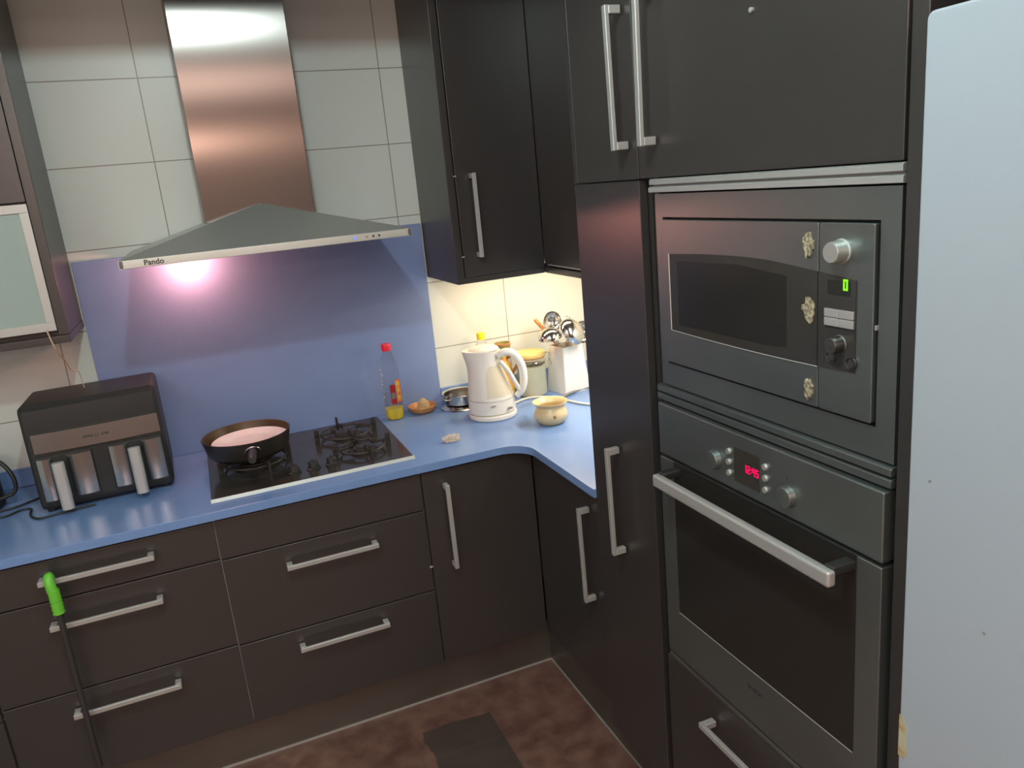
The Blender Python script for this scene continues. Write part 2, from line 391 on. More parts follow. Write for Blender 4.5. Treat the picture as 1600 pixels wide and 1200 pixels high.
# ------------------------------------------------------------ handles
def bar_handle(parent, name, p0, p1, out, proj=.035, wdt=.0135, th=.009, inset=.0):
    """square bow handle: bar from p0 to p1 (points on the bar), feet run back along -out to the door"""
    bm = BM(); p0, p1, out = Vector(p0), Vector(p1), Vector(out)
    ax = (p1-p0).normalized(); side = ax.cross(out).normalized()
    def obox(c, a, la, b, lb, d, ld, bev=.0010):
        R = Matrix((a, b, d)).transposed()
        vs = box(bm, -la/2, la/2, -lb/2, lb/2, -ld/2, ld/2, bev, 1)
        for v in vs: v.co = R @ v.co + c
    L = (p1-p0).length
    obox((p0+p1)/2, ax, L, side, wdt, out, th)
    for e, s in ((p0, 1), (p1, -1)):
        obox(e+ax*s*.0085-out*(proj/2), ax, .016, side, wdt, out, proj-th)
    return new(name, bm, 'alu', parent, smooth=False)
def slab(parent, name, x0, x1, y0, y1, z0, z1, m='wenge', bev=.0015):
    bm = BM(); box(bm, x0, x1, y0, y1, z0, z1, bev); return new(name, bm, m, parent)

# ------------------------------------------------------------ base units, back run
YB = -.609; DT = .019; G = .0019
def base_back(label, x0, x1, fronts):
    t = thing('base_cabinet', label, 'cabinet', (x0, YB, .16))
    slab(t, 'body', x0+.0004, x1-.0004, YB+DT+.0005, -.03, .1625, .825, 'carcass', 0)
    for kind, z0, z1, hp in fronts:
        f = slab(t, kind, x0+G, x1-G, YB, YB+DT, z0+G, z1-G)
        if hp: bar_handle(f, 'handle', *hp, (0, -1, 0))
    return t
YH = YB-.035
base_back('dark brown three-drawer base cabinet left of the cooktop, green grip hanging from its top handle', -1.549, -.9475,
    [('drawer', .704, .820, ((-1.385, YH, .771), (-1.108, YH, .771))), ('drawer', .430, .704, ((-1.385, YH, .641), (-1.110, YH, .641))),
     ('drawer', .162, .430, ((-1.385, YH, .374), (-1.113, YH, .374)))])
base_back('dark base cabinet under the cooktop with two handled drawers and plain top panel', -.9475, -.3475,
    [('front_panel', .700, .820, None), ('drawer', .425, .700, ((-.778, YH, .641), (-.509, YH, .641))), ('drawer', .162, .425, ((-.782, YH, .373), (-.511, YH, .373)))])
base_back('dark corner base cabinet with one vertical handle, right of the drawers', -.3475, .0232,
    [('door', .162, .820, ((-.277, YH, .777), (-.277, YH, .497)))])
bm = BM(); box(bm, -.356, -.346, YB-.004, YB-.0003, .505, .511, .0008); new('hinge_clip', bm, 'alu', bpy.data.objects['base_cabinet.002'])
t = base_back('dark base unit at the far left edge beside the three drawers', -2.15, -1.5505, [('door', .162, .398, None), ('door', .398, .820, None)])

# right run base unit
XB = .0242
t = thing('base_cabinet', 'narrow dark base cabinet under the right-hand worktop, beside the tall pantry', 'cabinet', (XB, -1.09, .16))
slab(t, 'body', XB+DT+.0005, XR-.01, -1.089, -.6115, .1625, .825, 'carcass', 0)
f = slab(t, 'door', XB, XB+DT, -1.0885, -.6115, .162, .820)
bar_handle(f, 'handle', (XB-.035, -1.000, .765), (XB-.035, -1.005, .478), (-1, 0, 0))

# ------------------------------------------------------------ worktop
t = thing('worktop', 'L-shaped blue speckled stone worktop running into the corner', 'worktop', (-.7, -.3, .8285))
bm = BM()
xc, yc, r = -.0059, -.6261, .085
arc = [(xc-r+r*math.sin(a), yc-r+r*math.cos(a)) for a in [PI/2*(1-k/12) for k in range(13)]]
poly = [(-2.3, -.0005), (XR-.0005, -.0005), (XR-.0005, -1.092), (xc, -1.092)] + arc[:] + [(-2.3, yc)]
prism(bm, poly, 'z', .8275, .8535, .0022)
new('slab', bm, 'blue', t, ang=25)
for xa, xb in ((-.0845, XR-.001), (-2.3, -1.222)):
    bm = BM(); box(bm, xa, xb, -.014, -.0005, .8545, .9136, .0015); new('upstand', bm, 'blue', t)
# backsplash
bm = BM(); box(bm, -1.2205, -.0852, -.0125, -.0005, .8540, 1.5377, .001)
tag(new('backsplash', bm, 'blue_panel'), 'large blue speckled splash panel on the wall behind the cooktop', 'backsplash')

# ------------------------------------------------------------ cooktop
t = thing('cooktop', 'black glass gas cooktop with silver front edge set into the blue worktop', 'cooktop', (-.645, -.3, .8537))
bm = BM(); box(bm, -.943, -.346, -.547, -.040, .8537, .8615, .002); new('glass_plate', bm, 'black_glass', t)
bm = BM(); prism(bm, [(-.557, .8537), (-.5475, .8537), (-.5475, .8622), (-.550, .8622)], 'x', -.945, -.344, .0008); new('front_trim', bm, 'alu', t)
def burner(cx, cy, r, cap=True):
    bm = BM()
    lathe(bm, [(0, 0), (r*.55, 0), (r*.55, .006), (r*.42, .010), (r*.42, .014), (r*.30, .017), (r*.30, .020), (0, .021)], cx, cy, .8615, 32)
    b = new('burner', bm, 'iron', t)
    return b
def grate(cx, cy, r, rot=0, fin=.020):
    bm = BM(); zt = .885
    tube(bm, [(cx+r*math.cos(a), cy+r*math.sin(a), zt-.008) for a in [2*PI*k/36 for k in range(36)]], .0038, 8, True)
    for k in range(4):
        a = rot+k*PI/2; R = Matrix.Rotation(a, 3, 'Z')
        vs = []
        vs += box(bm, r*.42, r+.022, -.0032, .0032, -.004, .004, .001)
        vs += box(bm, r+.008, r+.024, -.0032, .0032, -.022, fin, .001)
        vs += box(bm, r*.40, r*.62, -.0032, .0032, -.003, .012, .001)
        for v in vs: v.co = R @ v.co + Vector((cx, cy, zt-.002))
    return new('pan_support', bm, 'iron', t)
burner(-.475, -.400, .075); grate(-.475, -.400, .072, .12)
burner(-.490, -.200, .095); grate(-.490, -.200, .085, .12, .022)
burner(-.800, -.300, .125); grate(-.800, -.300, .095, .3, .014)
for x in (-.700, -.6415, -.585):
    bm = BM(); lathe(bm, [(0, 0), (.021, 0), (.021, .004), (.0165, .006), (.0150, .022), (.0135, .024), (0, .024)], x, -.468, .8615, 24)
    box(bm, x-.0025, x+.0025, -.484, -.453, .8845, .8885, .001)
    new('control_knob', bm, 'black_plastic', t)

# frying pan with plate
px, py, pr = -.812, -.300, .134
t = thing('frying_pan', 'dark frying pan standing on the left burner, handle towards the room', 'pan', (px, py, .905))
bm = BM(); lathe(bm, [(0, .0), (pr-.024, 0), (pr-.010, .014), (pr-.001, .056), (pr+.001, .0635), (pr-.001, .065)], px, py, .9055, 56); new('body', bm, 'pan_black', t)
bm = BM(); lathe(bm, [(pr-.001, .065), (pr-.0045, .0635), (pr-.014, .016), (pr-.027, .004), (0, .004)], px, py, .9055, 56); new('lining', bm, 'pan_inner', t)
bm = BM(); tube(bm, smooth_path([(px+.006, py-pr+.006, .945), (px+.005, py-pr-.03, .952), (px+.000, py-pr-.10, .964), (px-.004, py-pr-.165, .968)], 5), [.009]*5+[.0115]*6+[.012]*4+[.009], 12)
h = new('handle', bm, 'black_plastic', t)
bm = BM(); tube(bm, [(px+.006+.022*math.cos(a), py-pr-.006-.012*math.sin(a), .945+.018*math.sin(a)) for a in [PI*k/12 for k in range(13)]], .003, 8); new('ferrule', bm, 'chrome', h)
bm = BM(); lathe(bm, [(0, .0), (.074, 0), (.088, .004), (.114, .0175), (.116, .020), (.113, .0215), (.087, .0115), (.074, .0085), (0, .0075)], px+.008, py-.008, .9310, 56)
tag(new('plate', bm, 'plate'), 'shallow milky white plate lying inside the frying pan', 'plate')

# ------------------------------------------------------------ extractor hood
hx0, hx1, dh, z0 = -1.0442, -.2698, -.5713, 1.531
t = thing('extractor_hood', 'brushed steel chimney extractor hood above the cooktop', 'extractor hood', ((hx0+hx1)/2, -.3, z0))
xm = (hx0+hx1)/2; lip = z0+.0215; za, ya = 1.6629, -.3285
bm = BM()
box(bm, hx0, hx1, dh, dh+.012, z0, lip, .0012)
box(bm, hx0, hx0+.01, dh, -.0135, z0, lip); box(bm, hx1-.01, hx1, dh, -.0135, z0, lip); box(bm, hx0, hx1, -.022, -.0135, z0, lip)
new('lip', bm, 'steel', t)
bm = BM()
a = bm.verts.new((hx0, dh, lip)); b = bm.verts.new((hx1, dh, lip)); c = bm.verts.new((hx1, -.0135, lip)); d = bm.verts.new((hx0, -.0135, lip))
e = bm.verts.new((xm, ya, za)); f = bm.verts.new((xm, -.0135, za))
for q in ((a, b, e), (b, c, f, e), (d, a, e, f), (c, d, f)): bm.faces.new(q)
bm.faces.new((a, d, c, b)); bmesh.ops.recalc_face_normals(bm, faces=bm.faces[:])
new('canopy', bm, 'steel', t, ang=10)
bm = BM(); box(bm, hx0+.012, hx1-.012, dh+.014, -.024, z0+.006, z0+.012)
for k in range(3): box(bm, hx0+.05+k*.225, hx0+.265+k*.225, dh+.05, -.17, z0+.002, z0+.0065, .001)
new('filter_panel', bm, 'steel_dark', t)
bm = BM(); box(bm, -.8148, -.4982, -.3282, -.003, 1.62, 2.3125, .0015); new('chimney', bm, 'chimney', t, ang=50)
bm = BM(); lathe(bm, [(0, -.004), (.024, -.004), (.028, 0), (.028, .008), (0, .008)], -.885, -.085, z0-.002, 28); new('hood_lamp', bm, 'bulb_pink', t)
text_mesh('lettering', 'Pando', .0195, 'ink', t, face_back(-.961, dh-.0004, z0+.0105), bold=.0004)
for x, m in ((-.435, 'led_blue'), (-.402, 'led_dim'), (-.383, 'ink'), (-.366, 'ink')):
    bm = BM(); lathe(bm, [(0, 0), (.0032, 0), (.0032, .0016), (0, .0022)], 0, 0, 0, 14)
    for v in bm.verts: v.co = Matrix.Rotation(PI/2, 3, 'X') @ v.co + Vector((x, dh, z0+.011))
    new('indicator_button', bm, m, t)

# ------------------------------------------------------------ wall cabinets
# right of the hood
t = thing('wall_cabinet', 'tall dark wall cabinet right of the hood with a lit underside', 'cabinet', (.08, -.18, 1.341))
YW = -.359
slab(t, 'side_panel', -.0791, -.0535, YW, -.0005, 1.3409, 2.3125)
slab(t, 'body', -.053, .2380, YW+.021, -.0005, 1.372, 2.3125, 'wenge', 0)
slab(t, 'light_pelmet', -.053, .2380, YW+.001, YW+.018, 1.3409, 1.3615)
slab(t, 'light_leak_stop', -.053, .2561, YW+.0183, YW+.0208, 1.3409, 1.3719, bev=0)  # unseen slab added to keep strip light from leaking under the door
f = slab(t, 'door', -.0500, .2375, YW-.001, YW+.018, 1.3625, 2.3125)
bar_handle(f, 'handle', (.001, YW-.036, 1.692), (.001, YW-.036, 1.425), (0, -1, 0))
for z in (1.686, 1.430):
    bm = BM(); box(bm, -.0565, -.047, YW-.004, YW-.0012, z-.0022, z+.0022, .0006); new('hinge_clip', bm, 'alu', t)
bm = BM(); box(bm, .01, .50, -.215, -.185, 1.3635, 1.3715, .002)
tag(new('under_cabinet_lamp', bm, 'strip'), 'slim warm strip lamp fixed under the right wall cabinets', 'lamp')
# corner unit on the right run
t = thing('wall_cabinet', 'dark wall cabinet in the corner beside the tall pantry, pale strip along its bottom', 'cabinet', (.4, -.72, 1.341))
slab(t, 'body', .2585, XR-.001, -1.090, -.0005, 1.372, 2.3125, 'wenge', 0)
slab(t, 'light_pelmet', .2384, .2560, -1.090, YW-.0015, 1.3409, 1.3605)
slab(t, 'light_leak_stop', .2562, .2583, -1.090, YW+.018, 1.3409, 1.3719, bev=0)  # same added light stop along the corner unit
slab(t, 'door', .2384, .2575, -1.090, YW-.0015, 1.3722, 2.3125)
bm = BM(); box(bm, .2374, .2560, -1.090, YW-.03, 1.3680, 1.3716, .0006); new('edge_strip', bm, 'alu_bright', t)

# left glass cabinet
t = thing('wall_cabinet', 'dark wall cabinet left of the hood with a frosted glass lower door', 'cabinet', (-1.6, -.16, 1.334))
YL = -.3146; XL = -1.2271
slab(t, 'side_panel', XL-.0255, XL, YL, -.0005, 1.3565, 2.3125)
slab(t, 'body', -2.2, XL-.026, YL+.021, -.0005, 1.3565, 2.3125, 'wenge_edge', 0)
slab(t, 'bottom_board', -2.2, XL+.0015, YL-.006, -.0005, 1.3344, 1.3560)
slab(t, 'door', -1.90, XL-.0270, YL, YL+.019, 1.7235, 2.3125)
g = slab(t, 'glass_door', -1.88, XL-.040, YL+.004, YL+.010, 1.385, 1.705, 'frost', 0)
bm = BM()
for a_ in ((-1.90, XL-.0270, 1.3710, 1.3950), (-1.90, XL-.0270, 1.6955, 1.7190), (-1.90, -1.876, 1.395, 1.6955), (XL-.0495, XL-.0270, 1.395, 1.6955)):
    box(bm, a_[0], a_[1], YL-.001, YL+.019, a_[2], a_[3], .0008)
new('aluminium_frame', bm, 'alu', g)
t2 = t

# ------------------------------------------------------------ tall units, right run
t = thing('pantry_cabinet', 'tall narrow dark pantry cabinet between worktop and oven tower', 'cabinet', (.3, -1.24, .13))
slab(t, 'body', .0215, XR-.001, -1.4000, -1.0945, .1640, 2.60, 'wenge', 0)
slab(t, 'side_strip', .0005, .0210, -1.1120, -1.0945, 1.6365, 2.60)
f = slab(t, 'door', .0, .0195, -1.3849, -1.0945, .1345, 1.6338)
bar_handle(f, 'handle', (-.035, -1.236, 1.016), (-.035, -1.240, .737), (-1, 0, 0))
f = slab(t, 'upper_door', .0, .0195, -1.3849, -1.1135, 1.6365, 2.60)
bar_handle(f, 'handle', (-.035, -1.349, 1.972), (-.035, -1.354, 1.697), (-1, 0, 0))

Y0, Y1 = -1.4363, -2.0298
t = thing('oven_tower', 'tall dark tower cabinet housing microwave and oven, beside the white fridge', 'cabinet', (.3, -1.72, .1))
slab(t, 'side_panel', .020, XR-.001, -1.4280, -1.4060, .1640, 2.60)
slab(t, 'side_panel', .004, XR-.001, -2.0600, -2.0345, .0, 2.60)
slab(t, 'back_panel', .42, .44, -2.034, -1.4285, .1640, 2.60, 'wenge', 0)
slab(t, 'shelf', .03, .42, -2.034, -1.4285, 1.1820, 1.1990); slab(t, 'shelf', .03, .42, -2.034, -1.4285, 1.612, 1.630); slab(t, 'shelf', .03, .42, -2.034, -1.4285, .545, .563)
f = slab(t, 'upper_door', .0, .0195, -2.0325, -1.3885, 1.6375, 2.60)
bar_handle(f, 'handle', (-.035, -1.461, 1.975), (-.035, -1.456, 1.6985), (-1, 0, 0))
bm = BM(); lathe(bm, [(0, 0), (.004, 0), (.004, .004), (0, .005)], 0, 0, 0, 14)
for v in bm.verts: v.co = Matrix.Rotation(-PI/2, 3, 'Y') @ v.co + Vector((0, -1.742, 1.8785))
new('door_buffer', bm, 'alu', f)
def hstrip(z0, z1, xo, ya=-1.424, yb=-2.0325, m='steel_app'):
    bm = BM(); prism(bm, [(xo, z0+.001), (xo-.0, z1-.003), (xo+.004, z1), (xo+.03, z1), (xo+.03, z0), (xo+.002, z0)], 'y', yb, ya, .0006); return new('aluminium_strip', bm, m, t)
hstrip(1.6235, 1.6355, -.0005, m='alu'); hstrip(1.6085, 1.6205, .0005, -1.418, m='alu')
bm = BM(); box(bm, .006, .03, -2.031, -1.43, 1.6207, 1.6233); new('greasy_seam', bm, 'silicone', t)
hstrip(1.1985, 1.2125, -.004); hstrip(1.1805, 1.1955, -.004)
hstrip(.5660, .5775, -.003); hstrip(.5500, .5625, -.003)
f = slab(t, 'drawer', .0, .0195, -2.0325, -1.4085, .1345, .5450)
bar_handle(f, 'handle', (-.035, -1.582, .482), (-.035, -1.885, .482), (-1, 0, 0))

# ------------------------------------------------------------ microwave
def rrect(y0, y1, z0, z1, r, n=5):
    pts = []
    for cx, cz, a0 in ((y1-r, z1-r, 0), (y0+r, z1-r, PI/2), (y0+r, z0+r, PI), (y1-r, z0+r, 3*PI/2)):
        for k in range(n+1):
            a = a0+PI/2*k/n; pts.append((cx+r*math.cos(a), cz+r*math.sin(a)))
    return pts
t = thing('microwave', 'built-in stainless microwave with a curved black window above the oven', 'microwave', (.2, -1.73, 1.2135))
X = .0038
bm = BM()
fy0, fy1, fz0, fz1 = -2.0298, -1.4363, 1.2156, 1.6058
iy0, iy1, iz0, iz1 = -1.9960, -1.4610, 1.2640, 1.5610
box(bm, X, X+.018, iy0, iy1, iz1, fz1, 0); box(bm, X, X+.018, iy0, iy1, fz0, iz0, 0)
box(bm, X, X+.018, fy0, iy0, fz0, fz1, 0); box(bm, X, X+.018, iy1, fy1, fz0, fz1, 0)
bmesh.ops.remove_doubles(bm, verts=bm.verts[:], dist=1e-5)
new('trim_frame', bm, 'steel_app', t)
bm = BM(); box(bm, X+.012, .36, -1.985, -1.470, 1.2170, 1.600); new('casing', bm, 'black_matt', t)
ZA, ZB = 1.2690, 1.5565
# door (left) and control panel (right)
def panel(name, ya, yb, m='steel_app'):
    bm = BM(); prism(bm, rrect(min(ya, yb), max(ya, yb), ZA, ZB, .0035), 'x', X-.006, X+.012, .0012); return new(name, bm, m, t)
door = panel('door', -1.4655, -1.8868); pan = panel('control_panel', -1.8885, -1.9920)
def topz(y):
    pts = [(-1.489, 1.4905), (-1.594, 1.4955), (-1.703, 1.4972), (-1.768, 1.4955), (-1.835, 1.4895), (-1.887, 1.4840), (-1.945, 1.4780), (-1.957, 1.476)]
    for (a, b), (c, d) in zip(pts, pts[1:]):
        if a >= y >= c: return b+(d-b)*(y-a)/(c-a)
    return pts[-1][1] if y < -1.95 else pts[0][1]
def window(ya, yb, parent, nm, m):
    n = 14; ys = [ya+(yb-ya)*k/n for k in range(n+1)]
    poly = [(y, topz(y)) for y in ys]+[(y, 1.339-.0035*math.sin(PI*(y+1.489)/-.47)) for y in ys[::-1]]
    bm = BM(); prism(bm, poly, 'x', X-.0075, X-.005); new(nm, bm, m, parent, ang=20)
window(-1.489, -1.8868, door, 'window', 'black_glass')
bm = BM(); prism(bm, [(-1.516, 1.352), (-1.775, 1.352), (-1.82, 1.356), (-1.82, 1.472), (-1.70, 1.483), (-1.516, 1.478)], 'x', X-.0078, X-.0074); new('mesh_screen', bm, 'oven_glass', door)
window(-1.8885, -1.9620, pan, 'display_window', 'black_glass')
bm = BM(); tube(bm, [(X-.0078, -1.489, 1.4905), (X-.0078, -1.489, 1.339)], .0012, 6); new('window_edge', bm, 'alu_bright', door)
bm = BM(); ys = [-1.489-.3978*k/14 for k in range(15)]
tube(bm, [(X-.0072, y, 1.339-.0035*math.sin(PI*(y+1.489)/-.47)-.001) for y in ys], .0011, 6); new('window_edge', bm, 'alu', door)
def knob(y, z, r, L, m, parent, mark=True):
    bm = BM(); lathe(bm, [(0, 0), (r*1.12, 0), (r*1.12, .002), (r, .003), (r*.94, L-.002), (r*.86, L), (0, L)], 0, 0, 0, 32)
    if mark: box(bm, -.0012, .0012, -r*.8, r*.8, L-.0005, L+.0012)
    for v in bm.verts: v.co = Matrix.Rotation(-PI/2, 3, 'Y') @ v.co + Vector((X-.006, y, z))
    return new('control_knob', bm, m, parent)
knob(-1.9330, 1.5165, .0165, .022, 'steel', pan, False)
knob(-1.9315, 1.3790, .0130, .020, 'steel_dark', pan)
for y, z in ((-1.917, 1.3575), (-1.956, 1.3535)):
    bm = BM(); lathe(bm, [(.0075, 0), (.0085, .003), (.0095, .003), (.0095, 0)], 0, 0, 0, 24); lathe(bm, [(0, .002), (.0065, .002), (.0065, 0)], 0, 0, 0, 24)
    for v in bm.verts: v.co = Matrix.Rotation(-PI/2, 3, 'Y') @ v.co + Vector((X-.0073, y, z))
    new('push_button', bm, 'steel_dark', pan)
for y0_, y1_ in ((-1.9035, -1.9310), (-1.9318, -1.9600)):
    for z0_, z1_ in ((1.4185, 1.4310), (1.4050, 1.4175)):
        bm = BM(); box(bm, X-.0105, X-.007, y1_, y0_, z0_, z1_, .0008); new('push_button', bm, 'alu_bright', pan)
bm = BM(); seven(bm, X-.0078, -1.9385, 1.4600, '0', .0165, .0088, .0030); new('display_digit', bm, 'led_green', pan)
bm = BM(); box(bm, X-.0079, X-.0074, -1.952, -1.908, 1.452, 1.474); new('display_backing', bm, 'oven_glass', pan)
def residue(y, z, sy, sz, seed):
    rnd = random.Random(seed); n = 22; pts = []
    for k in range(n):
        a = 2*PI*k/n; q = 1+rnd.uniform(-.22, .22); pts.append((y+sy*q*math.cos(a), z+sz*q*math.sin(a)))
    bm = BM(); prism(bm, pts, 'x', X-.0094, X-.0058)
    new('glue_residue', bm, 'stain', door)
residue(-1.8675, 1.5235, .0100, .0180, 1); residue(-1.8700, 1.4240, .0125, .0185, 2); residue(-1.8690, 1.2970, .0085, .0165, 3)
bm = BM(); box(bm, X-.0045, X+.001, -1.9965, -1.9935, 1.4080, 1.4150, .0006); new('latch', bm, 'alu', t)

# ------------------------------------------------------------ oven
X = -.0128
t = thing('oven', 'built-in stainless oven with black glass door and red clock display below the microwave', 'oven', (.25, -1.73, .5825))
bm = BM(); box(bm, .022, .40, -1.995, -1.47, .585, 1.165); new('casing', bm, 'black_matt', t)
cp = slab(t, 'control_panel', X, .020, Y1, Y0, 1.0626, 1.1764, 'steel_app', .003)
bm = BM(); box(bm, X-.0006, X+.002, -1.7605, -1.6900, 1.0820, 1.1490); new('display', bm, 'black_glass', cp)
bm = BM()
yy = -1.7185
for ch in '12':
    seven(bm, X-.0008, yy, 1.1085, ch, .0150, .0075, .0024); yy -= .0098
box(bm, X-.0014, X-.0006, yy-.0016, yy+.0004, 1.112, 1.1140); box(bm, X-.0014, X-.0006, yy-.0016, yy+.0004, 1.1175, 1.1195); yy -= .0036
for ch in '45':
    seven(bm, X-.0008, yy, 1.1085, ch, .0150, .0075, .0024); yy -= .0098
new('clock_digits', bm, 'led_red', cp)
X2 = X
def oknob(y, z, r, L, nm='control_knob', m='steel'):
    bm = BM(); lathe(bm, [(0, 0), (r*1.05, 0), (r*1.05, .0015), (r, .003), (r*.95, L), (r*.9, L+.001), (0, L+.001)], 0, 0, 0, 32)
    for v in bm.verts: v.co = Matrix.Rotation(-PI/2, 3, 'Y') @ v.co + Vector((X2, y, z))
    return new(nm, bm, m, cp)
oknob(-1.6330, 1.1070, .0190, .011, m='steel_app'); oknob(-1.8320, 1.1010, .0190, .011, m='steel_app')
for y in (-1.6760, -1.7765):
    for z in (1.1365, 1.1155, 1.0935): oknob(y, z, .0058, .0035, 'push_button')
bm = BM(); prism(bm, [(-1.8290, 1.1345), (-1.8325, 1.1345), (-1.8308, 1.1290)], 'x', X-.0005, X+.001); new('symbol_mark', bm, 'ink', cp)
# door: steel frame around the glass
door = slab(t, 'door', X, .018, Y1, Y0, .5830, 1.0560, 'steel_app', .002)
bm = BM(); box(bm, X-.0016, X+.001, -1.9830, -1.4890, .7000, 1.0562, .0005)
new('door_glass', bm, 'oven_glass', door)
bm = BM(); tube(bm, [(X-.0018, -1.983, .7000), (X-.0018, -1.489, .7000)], .0009, 6); new('glass_edge', bm, 'alu', door)
for y in (-1.506, -1.972):
    bm = BM(); box(bm, -.058, X, y-.010, y+.010, 1.032, 1.048, .003); new('handle_bracket', bm, 'black_plastic', door)
bm = BM(); box(bm, -.071, -.054, -1.984, -1.494, 1.0170, 1.0440, .005, 3); new('handle', bm, 'alu', door)
text_mesh('lettering', 'BOSCH', .0125, 'ink', door, face_right(X-.0004, -1.739, .6600), bold=.0002)

# ------------------------------------------------------------ fridge
t = thing('fridge', 'white fridge standing right of the oven tower, its front seen steeply from the side', 'fridge', (.28, -2.385, 0))
bm = BM(); box(bm, .035, .59, -2.684, -2.0860, .05, 1.795, .006); new('body', bm, 'white_enamel', t)
def fdoor(z0, z1):
    bm = BM(); prism(bm, rrect(-2.6850, -2.0843, z0, z1, .010), 'x', -.030, .030, .004, 3)
    return new('door', bm, 'white_enamel', t)
d1 = fdoor(.10, 1.8036)
bm = BM(); box(bm, .05, .58, -2.67, -2.10, 0, .10); new('plinth', bm, 'black_matt', t)
bm = BM(); tube(bm, smooth_path([(-.032, -2.62, 1.05), (-.062, -2.62, 1.08), (-.062, -2.62, 1.35), (-.032, -2.62, 1.38)], 5), .009, 10); new('handle', bm, 'white_enamel', d1)
rnd = random.Random(4)
for y, z, r in ((-2.1176, 1.2286, .0022), (-2.206, 1.0513, .0020)):
    bm = BM(); prism(bm, [(y+r*math.cos(a)*rnd.uniform(.7, 1.2), z+r*math.sin(a)*rnd.uniform(.7, 1.2)) for a in [2*PI*k/9 for k in range(9)]], 'x', -.0306, -.0298)
    new('dirt_speck', bm, 'cord_grey', d1)
bm = BM(); pts = [(-2.0850, .850), (-2.0930, .846), (-2.1000, .832), (-2.0985, .812), (-2.1010, .790), (-2.094, .778), (-2.0850, .780)]
prism(bm, pts, 'x', -.0305, -.0298); new('rust_stain', bm, 'mark', d1)
# cabinet above the fridge
t = thing('wall_cabinet', 'dark cupboard above the white fridge', 'cabinet', (.4, -2.38, 1.87))
slab(t, 'body', .0215, XR-.001, -2.70, -2.0605, 1.87, 2.60, 'wenge', 0); slab(t, 'door', .002, .021, -2.70, -2.0620, 1.865, 2.60)
slab(t, 'back_filler', .50, XR-.001, -2.70, -2.0605, 1.81, 1.869, 'wenge', 0)

# ------------------------------------------------------------ small things on the worktop
ZC = .8536
# oil bottle
bx, by = -.287, -.083; lean = 0
t = thing('oil_bottle', 'clear ribbed cooking oil bottle with red cap and a little yellow oil left', 'bottle', (bx, by, ZC))
prof = [(0, .001), (.026, .001), (.0315, .006), (.0325, .03), (.0325, .055)]
for k in range(9):
    z = .062+k*.0145; prof += [(.0325, z), (.0300, z+.005), (.0325, z+.010)]
prof += [(.0325, .196), (.031, .210), (.024, .234), (.0135, .254), (.0125, .262)]
bm = BM(); lathe(bm, prof, bx, by, ZC, 36)
inner = [(max(r-.0012, 0), z+.0012) for r, z in prof][::-1]
new('body', bm, 'pet', t)
bm = BM(); lathe(bm, [(0, .0025), (.0255, .0025), (.030, .007), (.031, .030), (.031, .042), (0, .042)], bx, by, ZC, 36); new('oil', bm, 'oil', t)
bm = BM(); lathe(bm, [(.0165, .256), (.0175, .258), (.0175, .276), (.0155, .281), (0, .282)], bx, by, ZC, 30); new('cap', bm, 'red_cap', t)
def wraplabel(cx, cy, r, a0, a1, z0, z1, m, parent, nm='label', n=12):
    bm = BM(); A = []; B = []
    for k in range(n+1):
        a = a0+(a1-a0)*k/n
        A.append(bm.verts.new((cx+r*math.cos(a), cy+r*math.sin(a), z0))); B.append(bm.verts.new((cx+r*math.cos(a), cy+r*math.sin(a), z1)))
    for k in range(n): bm.faces.new((A[k], A[k+1], B[k+1], B[k]))
    q = bmesh.ops.solidify(bm, geom=bm.faces[:], thickness=.0003)
    return new(nm, bm, m, parent)
d = math.radians
wraplabel(bx, by, .0331, d(-112), d(-78), ZC+.062, ZC+.135, 'red_label', t)
wraplabel(bx, by, .0334, d(-108), d(-82), ZC+.083, ZC+.105, 'label_grey', t)
wraplabel(bx, by, .0331, d(-74), d(-28), ZC+.066, ZC+.150, 'orange_label', t)

# wooden juicer dish
jx, jy = -.178, -.068
t = thing('juicer_dish', 'small round brown dish holding a pale ribbed citrus reamer beside the oil bottle', 'juicer', (jx, jy, ZC))
bm = BM(); lathe(bm, [(0, 0), (.038, 0), (.048, .010), (.0535, .024), (.0520, .0265), (.0490, .024), (.043, .012), (.034, .007), (0, .006)], jx, jy, ZC, 44); new('dish', bm, 'wood', t)
bm = BM(); rings = []
for z, r in ((.007, .021), (.022, .020), (.036, .017), (.046, .010), (.051, .004)):
    rings.append([bm.verts.new((jx+.005+r*(1+.13*(k % 2))*math.cos(2*PI*k/28), jy+r*(1+.13*(k % 2))*math.sin(2*PI*k/28), ZC+z)) for k in range(28)])
for a_, b_ in zip(rings, rings[1:]):
    for k in range(28): bm.faces.new((a_[k], a_[(k+1) % 28], b_[(k+1) % 28], b_[k]))
bm.faces.new(rings[-1]); bm.faces.new(rings[0][::-1]); new('reamer', bm, 'wood_pale', t, ang=15)

